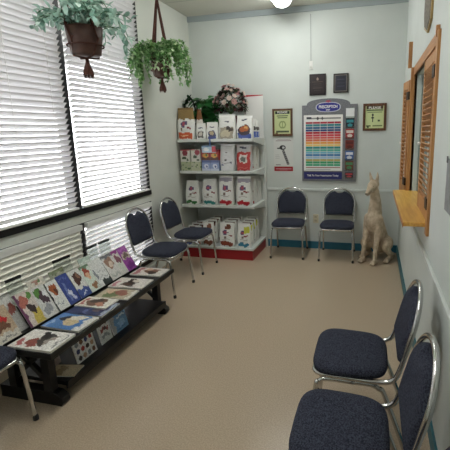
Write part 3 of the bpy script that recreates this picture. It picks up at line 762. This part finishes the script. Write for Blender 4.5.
magazine('tan booklet lying on the lower bench shelf behind the near foot', .12, .18, .006, art('cdbb98', ('r', .1, .5, .9, .8, 'a08a68')), flat(.60, -3.32, .1255, .2), GL)
magazine('pale booklet leaning deep under the near end of the bench', .10, .15, .006, art('b8a69c', ('e', .5, .5, .3, .25, '7a4a44')), lean(.50, -3.30, .134, .15, b_), GL)

# ------------------------------------------------------------------ dog statue
def capsule(b, pts, rad, seg=14):
    pts = smooth_path(pts, 5); n = len(pts)
    rr = []
    k = len(rad)
    for i in range(n):
        f = i/(n-1)*(k-1); j = min(int(f), k-2); q = f-j; rr.append(rad[j]*(1-q)+rad[j+1]*q)
    tube(b, pts, rr, seg); blob(b, pts[0], rr[0], seg); blob(b, pts[-1], rr[-1], seg)
def dog():
    t = thing('dog_statue', 'mottled beige sitting dog statue with pricked ears in the back right corner', 'statue', (2.522, -.335, 0), math.radians(-29))
    t.scale = (1.0, 1.04, 1.065)
    b = NB()
    capsule(b, [(0, -.075, .54), (0, -.07, .46), (0, .02, .33), (0, .10, .17)], [.085, .115, .108, .118])     # trunk
    blob(b, (0, -.105, .47), (.088, .085, .13), 16)                                                             # deep chest
    capsule(b, [(0, -.06, .56), (0, -.055, .68), (-.004, -.072, .80), (-.008, -.085, .855)], [.088, .070, .055, .050])   # neck
    hd = Matrix.Translation((-.008, -.09, .875)) @ Matrix.Rotation(math.radians(-2), 4, 'Z') @ Matrix.Rotation(math.radians(14), 4, 'X')
    def hp(p): return hd @ Vector(p)
    capsule(b, [hp((0, .025, .012)), hp((0, -.03, .012)), hp((0, -.06, .002))], [.054, .056, .046])
    capsule(b, [hp((0, -.05, -.004)), hp((0, -.10, -.022)), hp((0, -.138, -.036))], [.045, .036, .029])
    blob(b, hp((0, -.164, -.028)), .014, 8)
    for s in (-1, 1):
        capsule(b, [hp((s*.032, .02, .045)), hp((s*.046, .026, .10)), hp((s*.052, .028, .158))], [.026, .018, .005], 10)
        blob(b, hp((s*.030, -.055, .032)), (.016, .016, .010), 8)
        capsule(b, [(s*.062, -.085, .50), (s*.076, -.10, .36), (s*.078, -.125, .30)], [.062, .048, .036])   # upper arm
        capsule(b, [(s*.078, -.12, .32), (s*.079, -.155, .16), (s*.080, -.165, .06)], [.037, .027, .026])
        capsule(b, [(s*.080, -.165, .03), (s*.082, -.215, .022)], [.032, .028])                              # paw
        for k in (-1, 0, 1): capsule(b, [(s*.082+k*.017, -.205, .020), (s*.083+k*.020, -.238, .015)], [.016, .013], 8)
        capsule(b, [(s*.075, .10, .19), (s*.125, .02, .20), (s*.142, -.035, .19)], [.092, .078, .052])       # thigh
        capsule(b, [(s*.145, -.03, .17), (s*.150, .06, .09), (s*.150, .10, .055)], [.046, .034, .030])       # shank to hock
        capsule(b, [(s*.152, .10, .04), (s*.158, .03, .03), (s*.165, -.035, .026)], [.032, .028, .030])      # hind foot
        for k in (-1, 0, 1): capsule(b, [(s*.166+k*.017, -.035, .020), (s*.167+k*.02, -.062, .015)], [.016, .013], 8)
    capsule(b, [(0, .17, .09), (.04, .235, .045), (.13, .235, .03)], [.034, .026, .014])                      # tail
    tmp = obj('dog_body', b, M['stone'], None)
    md = tmp.modifiers.new('r', 'REMESH'); md.mode = 'VOXEL'; md.voxel_size = .0075; md.use_smooth_shade = True
    ms = tmp.modifiers.new('s', 'SMOOTH'); ms.factor = .5; ms.iterations = 5
    bpy.context.view_layer.update()
    me = D.meshes.new_from_object(tmp.evaluated_get(bpy.context.evaluated_depsgraph_get()))
    D.objects.remove(tmp)
    zmin = min(v.co.z for v in me.vertices)
    for v in me.vertices: v.co.z -= zmin
    for p in me.polygons: p.use_smooth = True
    o = D.objects.new('dog_body', me); C.objects.link(o); o.parent = t
    for s in (-1, 1):
        b = NB(); blob(b, hp((s*.034, -.064, .026)), .009, 8); obj('eye', b, mat('statue_eye', '4a3e34', .5), t, True)
    b = NB(); blob(b, hp((0, -.172, -.026)), (.012, .010, .010), 8); obj('nose', b, mat('statue_nose', '5a4a3e', .6), t, True)
dog()

# ------------------------------------------------------------------ things on the back wall
RX = (PI/2, 0, 0)
def wallcard(name, label, cat, x0, x1, z0, z1, fn, th=.012, nu=40, nv=50, frame=None, fw=.02, part='print'):
    w, h = x1-x0, z1-z0
    t = thing(name, label, cat, ((x0+x1)/2, 0, (z0+z1)/2)); y = -th
    if frame:
        b = NB()
        for a, c in (((-w/2, -h/2), (w/2, -h/2+fw)), ((-w/2, h/2-fw), (w/2, h/2)), ((-w/2, -h/2+fw), (-w/2+fw, h/2-fw)), ((w/2-fw, -h/2+fw), (w/2, h/2-fw))):
            box(b, (a[0], -th-.008, a[1]), (c[0], -.0005, c[1]))
        obj('frame', b, frame, t)
        w -= 2*fw; h -= 2*fw
    b = NB(); sheet(b, w, h, nu, nv); o = obj(part, b, M['paint'], t); colourise(o, lambda c, n: fn(c.x/w+.5, c.y/h+.5))
    o.rotation_euler = RX; o.location = (0, y, 0)
    b = NB(); box(b, (-w/2, -th+.0004, -h/2), (w/2, -.0005, h/2)); obj('backing', b, M['white'], t)
    return t, y
# green sheets: PLEASE signs
SG = 'c8d29c'
lines = [('r', .1, .60-.0*i, .1, .6, SG) for i in range(1)]
t, y = wallcard('framed_sign', 'brown framed pale green notice left of the colour chart', 'sign', 1.143, 1.412, 1.53, 1.88,
    art(SG, ('r', .04, .86, .96, .98, '2a3a2c'), ('e', .5, .40, .22, .17, '8fa06a'), ('e', .5, .40, .15, .11, SG), ('r', .47, .30, .53, .55, '8fa06a'), ('r', .1, .07, .9, .13, '4a5a40'), ('r', .2, .68, .8, .72, '5a6a4a'), ('r', .15, .77, .85, .81, '4a5a40'), ('r', .04, .0, .2, .06, '6a5a3a')), frame=M['frame_wood'], fw=.026)
text('lettering', 'PLEASE', .036, M['txt_white'], t, (0, y-.0015, .128), RX, 1.2, .0006)
t, y = wallcard('framed_sign', 'brown framed pale green notice right of the colour chart', 'sign', 2.312, 2.594, 1.577, 1.908,
    art(SG, ('r', .04, .86, .96, .99, '4a3a28'), ('e', .40, .60, .06, .06, '26302a'), ('r', .37, .28, .43, .58, '2c3630'), ('r', .32, .44, .48, .50, '2c3630'), ('e', .74, .34, .07, .05, '4a5a3e'), ('r', .05, .78, .95, .83, '5a6a48'), ('r', .1, .70, .9, .74, '7a8a60'), ('r', .06, .08, .3, .14, '55653f'), ('r', .4, .08, .92, .13, '6b7a50'), ('e', .15, .06, .06, .05, '3a4a30')), frame=M['frame_wood'], fw=.03)
text('lettering', 'PLEASE', .038, M['txt_white'], t, (0, y-.0015, .112), RX, 1.25, .0006)
# white poster with the black handled instrument and red foot band
tool = [('e', .30+.02*i*1.0, .70-.02*i, .10, .045, '2c2c2c') for i in range(2)]
hnd = [('e', .50+.018*i, .615-.029*i, .07, .032, ('4a4a4a', '7a7a7a')[i % 2]) for i in range(14)]
t, y = wallcard('wall_poster', 'white poster of a black handled instrument with red foot band under the left notice', 'poster', 1.15, 1.417, 1.052, 1.502,
    art('d6d8d4', ('r', .02, .02, .98, .16, 'a3232f'), ('r', .12, .905, .9, .925, '9a8a8c'), ('r', .2, .95, .85, .965, '9a8a8c'), ('r', .1, .08, .9, .10, 'd8a8ac'), ('r', .3, .05, .7, .065, 'd8a8ac'), *hnd, ('e', .46, .72, .16, .07, '262626'), ('e', .50, .72, .06, .035, 'c8c8c8'), ('e', .26, .70, .09, .022, '30302e'),
        ('r', .08, .5, .28, .51, 'a8a8a6'), ('r', .08, .45, .3, .46, 'a8a8a6'), ('r', .08, .4, .3, .41, 'a8a8a6'), ('r', .1, .2, .35, .22, '6a6a68')), th=.003, nu=60, nv=100)
# plaques
for x0, x1, z0, z1, lb, gd in ((1.636, 1.846, 2.03, 2.291, 'black award plaque with faint lettering, left of the pair on the back wall', False), (1.94, 2.125, 2.05, 2.282, 'dark plaque with a grey border line, right of the pair on the back wall', True)):
    w, h = x1-x0, z1-z0; t = thing('wall_plaque', lb, 'plaque', ((x0+x1)/2, 0, (z0+z1)/2), group='award plaques')
    b = NB(); box(b, (-w/2, -.02, -h/2), (w/2, -.0005, h/2), bev=.004); obj('plaque_board', b, mat('plaque_black', '1f1a1c', .45), t)
    fn = art('2c2426', ('e', .5, .8, .08, .08, '8f8076'), ('r', .1, .63, .9, .67, '5e5048'), ('r', .2, .52, .8, .55, '4c4240'), ('r', .2, .4, .8, .43, '463c3a'), ('r', .15, .3, .85, .33, '4c4240'), ('r', .25, .18, .75, .21, '463c3a')) if not gd else \
        art('2a2c38', ('r', 0, 0, .04, 1, '7a746c'), ('r', .96, 0, 1, 1, '7a746c'), ('r', 0, 0, 1, .035, '7a746c'), ('r', 0, .965, 1, 1, '7a746c'), ('r', .2, .7, .8, .74, '464a5a'), ('r', .15, .5, .85, .53, '42465a'), ('r', .2, .3, .8, .33, '42465a'))
    b = NB(); sheet(b, w*.84, h*.86, 40, 44); o = obj('engraved_plate', b, M['paint'], t); o.rotation_euler = RX; o.location = (0, -.0205, 0)
    colourise(o, lambda c, n: fn(c.x/(w*.84)+.5, c.y/(h*.86)+.5))

# big chart board
bd = thing('chart_board', 'grey arched wall board with a rainbow striped chart and brochure pockets', 'notice board', (1.893, 0, 1.425))
bw, bh = .352, .49
b = NB(); out = [(-bw, -bh), (bw, -bh), (bw, bh-.005)]
for k in range(25):
    a = PI*k/24; out.append((-.015+.275*math.cos(a), bh-.005+.078*math.sin(a)**.8))
out += [(-bw, bh-.005)]
pts = [(x, z) for x, z in out]
loft(b, [[(x, -.022, z) for x, z in pts], [(x, -.0005, z) for x, z in pts]]); obj('board_panel', b, M['board'], bd)
rows = [('r', .07, .925, .95, .955, '8a8a8a'), ('r', .07, .93, .2, .965, '30323a'), ('e', .36, .94, .03, .03, '4a4a4a'), ('e', .48, .94, .03, .025, '5a5a5a')]
rc = ['a82c3c', '2c8088', '2c5f88', '253a72', 'b22a3c', 'cc4650', 'd2524c', 'd9744c', 'e2a04a', 'e6c070', '2f8c86', '58b0a0', '6fb6cf', '3f7fb4', '9cc0d8', 'b3a050', '3f9c6c', '4aae80']
n = len(rc); v = .885
for i, c in enumerate(rc):
    v0 = .885-(i+1)*(.80/n); rows.append(('r', .05, v0+.004, .95, v0+.80/n-.002, c))
for i in range(n):
    v0 = .885-(i+1)*(.80/n)
    for k in range(0): rows.append(('r', .12+.09*k, v0+.018, .165+.09*k, v0+.024, 'dcdcd8') if (i*7+k*3) % 4 else ('r', 0, 0, 0, 0, 'ffffff'))
for u in (.23, .42, .60, .78): rows.append(('r', u, .085, u+.006, .885, 'e0e0dc'))
rows += [('r', .05, .055, .95, .068, '9a3038'), ('r', .05, .02, .7, .03, 'b0b0b0')]
cw, chh = .50, .715
b = NB(); sheet(b, cw, chh, 100, 150); o = obj('chart', b, M['paint'], bd); o.rotation_euler = RX; o.location = (-.078, -.0235, .004)
fnc = art('e6e6e2', *rows); colourise(o, lambda c, nn: fnc(c.x/cw+.5, c.y/chh+.5))
b = NB(); box(b, (-cw/2-.078, -.0235, -.462), (cw/2-.078, -.022, -.37), bev=.0); ft = obj('footer_band', b, mat('navy_band', '262a6a', .5), bd)
text('lettering', 'Talk To Your Veterinarian Today', .033, M['txt_white'], bd, (-.078, -.0255, -.416), RX, .92, .0008)
# oval emblem
b = NB(); ov = [(.19*math.copysign(abs(math.cos(a))**.75, math.cos(a)), .062*math.copysign(abs(math.sin(a))**.8, math.sin(a))) for a in [2*PI*k/40 for k in range(40)]]
loft(b, [[(x*.84-.015, -.026, z+.456) for x, z in ov], [(x*.84-.015, -.0225, z+.456) for x, z in ov]]); em = obj('emblem', b, mat('emblem_border', 'b9bccb', .5), bd)
b = NB(); loft(b, [[(x*.77-.015, -.028, z*.84+.456) for x, z in ov], [(x*.77-.015, -.0262, z*.84+.456) for x, z in ov]]); obj('emblem_field', b, mat('emblem_blue', '2b2f86', .5), em)
text('emblem_lettering', 'PRESCRIPTION', .050, M['txt_white'], em, (-.015, -.0295, .459), RX, .72, .001)
text('emblem_lettering', 'DIET', .024, M['txt_white'], em, (-.015, -.0295, .420), RX, 1.1, .0006)
b = NB(); blob(b, (-.015, -.0235, .522), (.035, .003, .02), 12); obj('emblem_cap', b, mat('emblem_red', 'a04a5a', .5), em)
PK = [('e2e4e4', None), ('1f2430', '3a8a94'), ('a32c34', 'd8d0c8'), ('7a3028', '5a2420'), ('3f5f9c', 'd4d8e0'), ('6a4030', '4f8a5c'), ('20242a', 'c04a50')]
zc = [.375, .25, .12, -.02, -.155, -.285, -.41]
hh = [.12, .12, .12, .12, .12, .12, .075]
for (c1, c2), z0, h0 in zip(PK, zc, hh):
    fn = art(c1, *([('r', .1, .55, .9, .85, c2), ('e', .5, .3, .3, .18, c2)] if c2 else []))
    b = NB(); sheet(b, .105, h0, 12, 14); o = obj('leaflet', b, M['paint'], bd); o.rotation_euler = RX; o.location = (.262, -.027, z0)
    colourise(o, lambda c, nn, fn=fn, h0=h0: fn(c.x/.105+.5, c.y/h0+.5))
    md = o.modifiers.new('thick', 'SOLIDIFY'); md.thickness = .004; md.offset = -1
    b = NB(); box(b, (.205, -.031, z0-h0/2-.006), (.319, -.0225, z0-h0/2-.002)); box(b, (.205, -.031, z0-h0/2-.004), (.319, -.0300, z0-h0/2+.02)); obj('pocket', b, M['acrylic'], bd)

# little things
ot = thing('wall_outlet', 'cream electrical outlet low on the back wall between the two chairs', 'outlet', (1.722, 0, .42))
b = NB(); box(b, (-.037, -.006, -.06), (.037, -.0005, .06), bev=.002); obj('cover_plate', b, M['cream'], ot)
for s in (-1, 1):
    b = NB(); box(b, (-.016, -.008, s*.026-.014), (.016, -.006, s*.026+.014), bev=.001); obj('socket', b, mat('socket', 'b8b096', .5), ot)
hk = thing('wall_hook', 'small white hook with a thin cord on the upper back wall', 'hook', (1.655, 0, 2.40))
b = NB(); box(b, (-.022, -.008, -.05), (.022, -.0005, .05), bev=.003); tube(b, [(0, -.008, -.01), (0, -.03, -.03), (0, -.035, -.01)], .006, 8); obj('hook_body', b, M['white'], hk)
b = NB(); tube(b, [(.0, -.004, .05), (-.004, -.004, .60)], .0028, 6); obj('cord', b, mat('grey_cord', '70787a', .6), hk)

# ------------------------------------------------------------------ right wall: counter window, shutters, plaque
wn = D.objects.new('window_9', None); C.objects.link(wn); wn['kind'] = 'structure'
b = NB(); box(b, (W-.014, -2.66, 2.06), (W+.02, -1.29, 2.13)); obj('window_head', b, M['oak_h'], wn)
b = NB(); box(b, (W-.035, -1.30, .955), (W+.02, -1.25, 2.13)); box(b, (W-.062, -1.275, 2.13), (W-.03, -1.25, 2.35)); obj('window_post', b, M['oak'], wn)
b = NB(); box(b, (W-.016, -2.71, .955), (W+.02, -2.635, 2.13)); box(b, (W-.022, -2.67, 2.10), (W-.002, -2.64, 2.16)); obj('window_post', b, M['oak'], wn)
b = NB(); box(b, (W+.085, OY0, OZ0), (W+.12, OY0+.03, OZ1)); box(b, (W+.085, OY1-.03, OZ0), (W+.12, OY1, OZ1)); obj('jamb', b, M['white'], wn)
b = NB(); box(b, (W+.06, OY0, OZ0+.02), (W+.066, OY1, OZ1)); obj('window_pane', b, M['office_glass'], wn)
b = NB(); box(b, (W+.055, -2.01, OZ0+.02), (W+.075, -1.97, OZ1)); obj('sliding_stile', b, M['white'], wn)

lg = thing('counter_ledge', 'yellow varnished wooden counter ledge under the shuttered window', 'counter', (W, -1.95, 1.0))
b = NB(); box(b, (-.145, -.69, -.005), (.118, .69, .022), bev=.004) ; obj('ledge_top', b, M['ledge'], lg)
b = NB(); box(b, (-.148, -.692, -.012), (-.145, .69, .018)); obj('front_edging', b, M['oak_h'], lg)

def shutter(label, hinge, ang, width, z0, z1, knob):
    # local x runs along the leaf from the hinge, local y is the thickness
    t = thing('louvered_shutter', label, 'shutter', (hinge[0], hinge[1], z0), ang, 'oak louvered shutters')
    h = z1-z0; st = .055; th = .026
    for x0 in (0, width-st):
        b = NB(); box(b, (x0, -th/2, 0), (x0+st, th/2, h), bev=.003); obj('stile', b, M['oak'], t)
    for za, zb in ((0, .11), (h-.075, h)):
        b = NB(); box(b, (st, -th/2+.002, za), (width-st, th/2-.002, zb)); obj('rail', b, M['oak'], t)
    b = NB(); z = .13
    while z < h-.09:
        m4 = Matrix.Translation((width/2, 0, z)) @ Matrix.Rotation(math.radians(38), 4, 'X')
        box(b, (-width/2+st, -.023, -.0035), (width/2-st, .023, .0035), m4); z += .037
    obj('louvers', b, M['oak'], t)
    for zz in (.12, h-.14):
        b = NB(); box(b, (-.045, th/2-.002, zz-.035), (.042, th/2+.014, zz+.035)); obj('hinge', b, M['hinge'], t)
    if knob:
        b = NB(); blob(b, (width-.03, th/2+.012, h*.45), .012, 10); obj('knob', b, M['white'], t, True)
    return t
# near leaf, closed over the near half of the opening (facing the room = -x): local +x -> +y world, local -y -> ... 
shutter('wide oak louvered shutter leaf closed over the near half of the counter window', (W+.006, -2.625), math.radians(90), .575, 1.024, 2.06, True).rotation_euler = (0, 0, math.radians(90))
sh2 = shutter('narrow oak louvered shutter leaf folded back past the far end of the counter', (W-.03, -1.245), math.radians(97), .27, .985, 2.03, True)
# plaque above the counter window
pq = thing('hanging_plaque', 'weathered grey plaque with a wooden edge high on the right wall', 'plaque', (W, -2.11, 2.23))
out = [(-.04, 0), (.14, .06), (.19, .14), (.19, .50), (.12, .58), (-.12, .58), (-.20, .50), (-.20, .05)]
b = NB(); loft(b, [[(-.014, y_, z_) for y_, z_ in out], [(-.001, y_, z_) for y_, z_ in out]]); obj('plaque_board', b, M['gold'], pq)
b = NB(); loft(b, [[(-.018, y_*.86, .02+z_*.93) for y_, z_ in out], [(-.0142, y_*.86, .02+z_*.93) for y_, z_ in out]]); obj('plaque_face', b, M['plaque'], pq)
ns = thing('wall_notice', 'grey notice sheet on the right wall cut by the picture edge', 'sign', (W, -3.36, 1.34))
b = NB(); box(b, (-.006, -.17, -.12), (-.0005, .17, .12)); obj('sheet', b, M['grey'], ns)
b = NB(); box(b, (-.008, .15, .10), (-.006, .18, .13)); obj('tape', b, M['black'], ns)

# ------------------------------------------------------------------ world, camera, view
wd = D.worlds.new('World'); S.world = wd; wd.use_nodes = True
nt = wd.node_tree; bg = nt.nodes['Background']
bg.inputs['Color'].default_value = (.93, .95, 1.0, 1); bg.inputs['Strength'].default_value = 12.0

cam = D.cameras.new('Camera'); co = D.objects.new('Camera', cam); C.objects.link(co)
cam.sensor_fit = 'HORIZONTAL'; cam.sensor_width = 36; cam.lens = 390/450*36
cam.shift_x = -(274-225)/450; cam.shift_y = -(225-210)/450; cam.clip_start = .05
r = Vector((.96955, .24421, -.01822)); u = Vector((-.03137, .19765, .97977)); f = Vector((-.24287, .94937, -.19929))
m = Matrix((( r.x, u.x, -f.x, 2.45465), (r.y, u.y, -f.y, -5.14867), (r.z, u.z, -f.z, 1.6), (0, 0, 0, 1)))
co.matrix_world = m
S.camera = co
S.view_settings.view_transform = 'Standard'; S.view_settings.look = 'None'; S.view_settings.gamma = 1
S.view_settings.use_curve_mapping = False; S.view_settings.exposure = 0.0
S.cycles.use_denoising = True
S.cycles.max_bounces = 10; S.cycles.diffuse_bounces = 6; S.cycles.transparent_max_bounces = 16
S.cycles.sample_clamp_indirect = 6
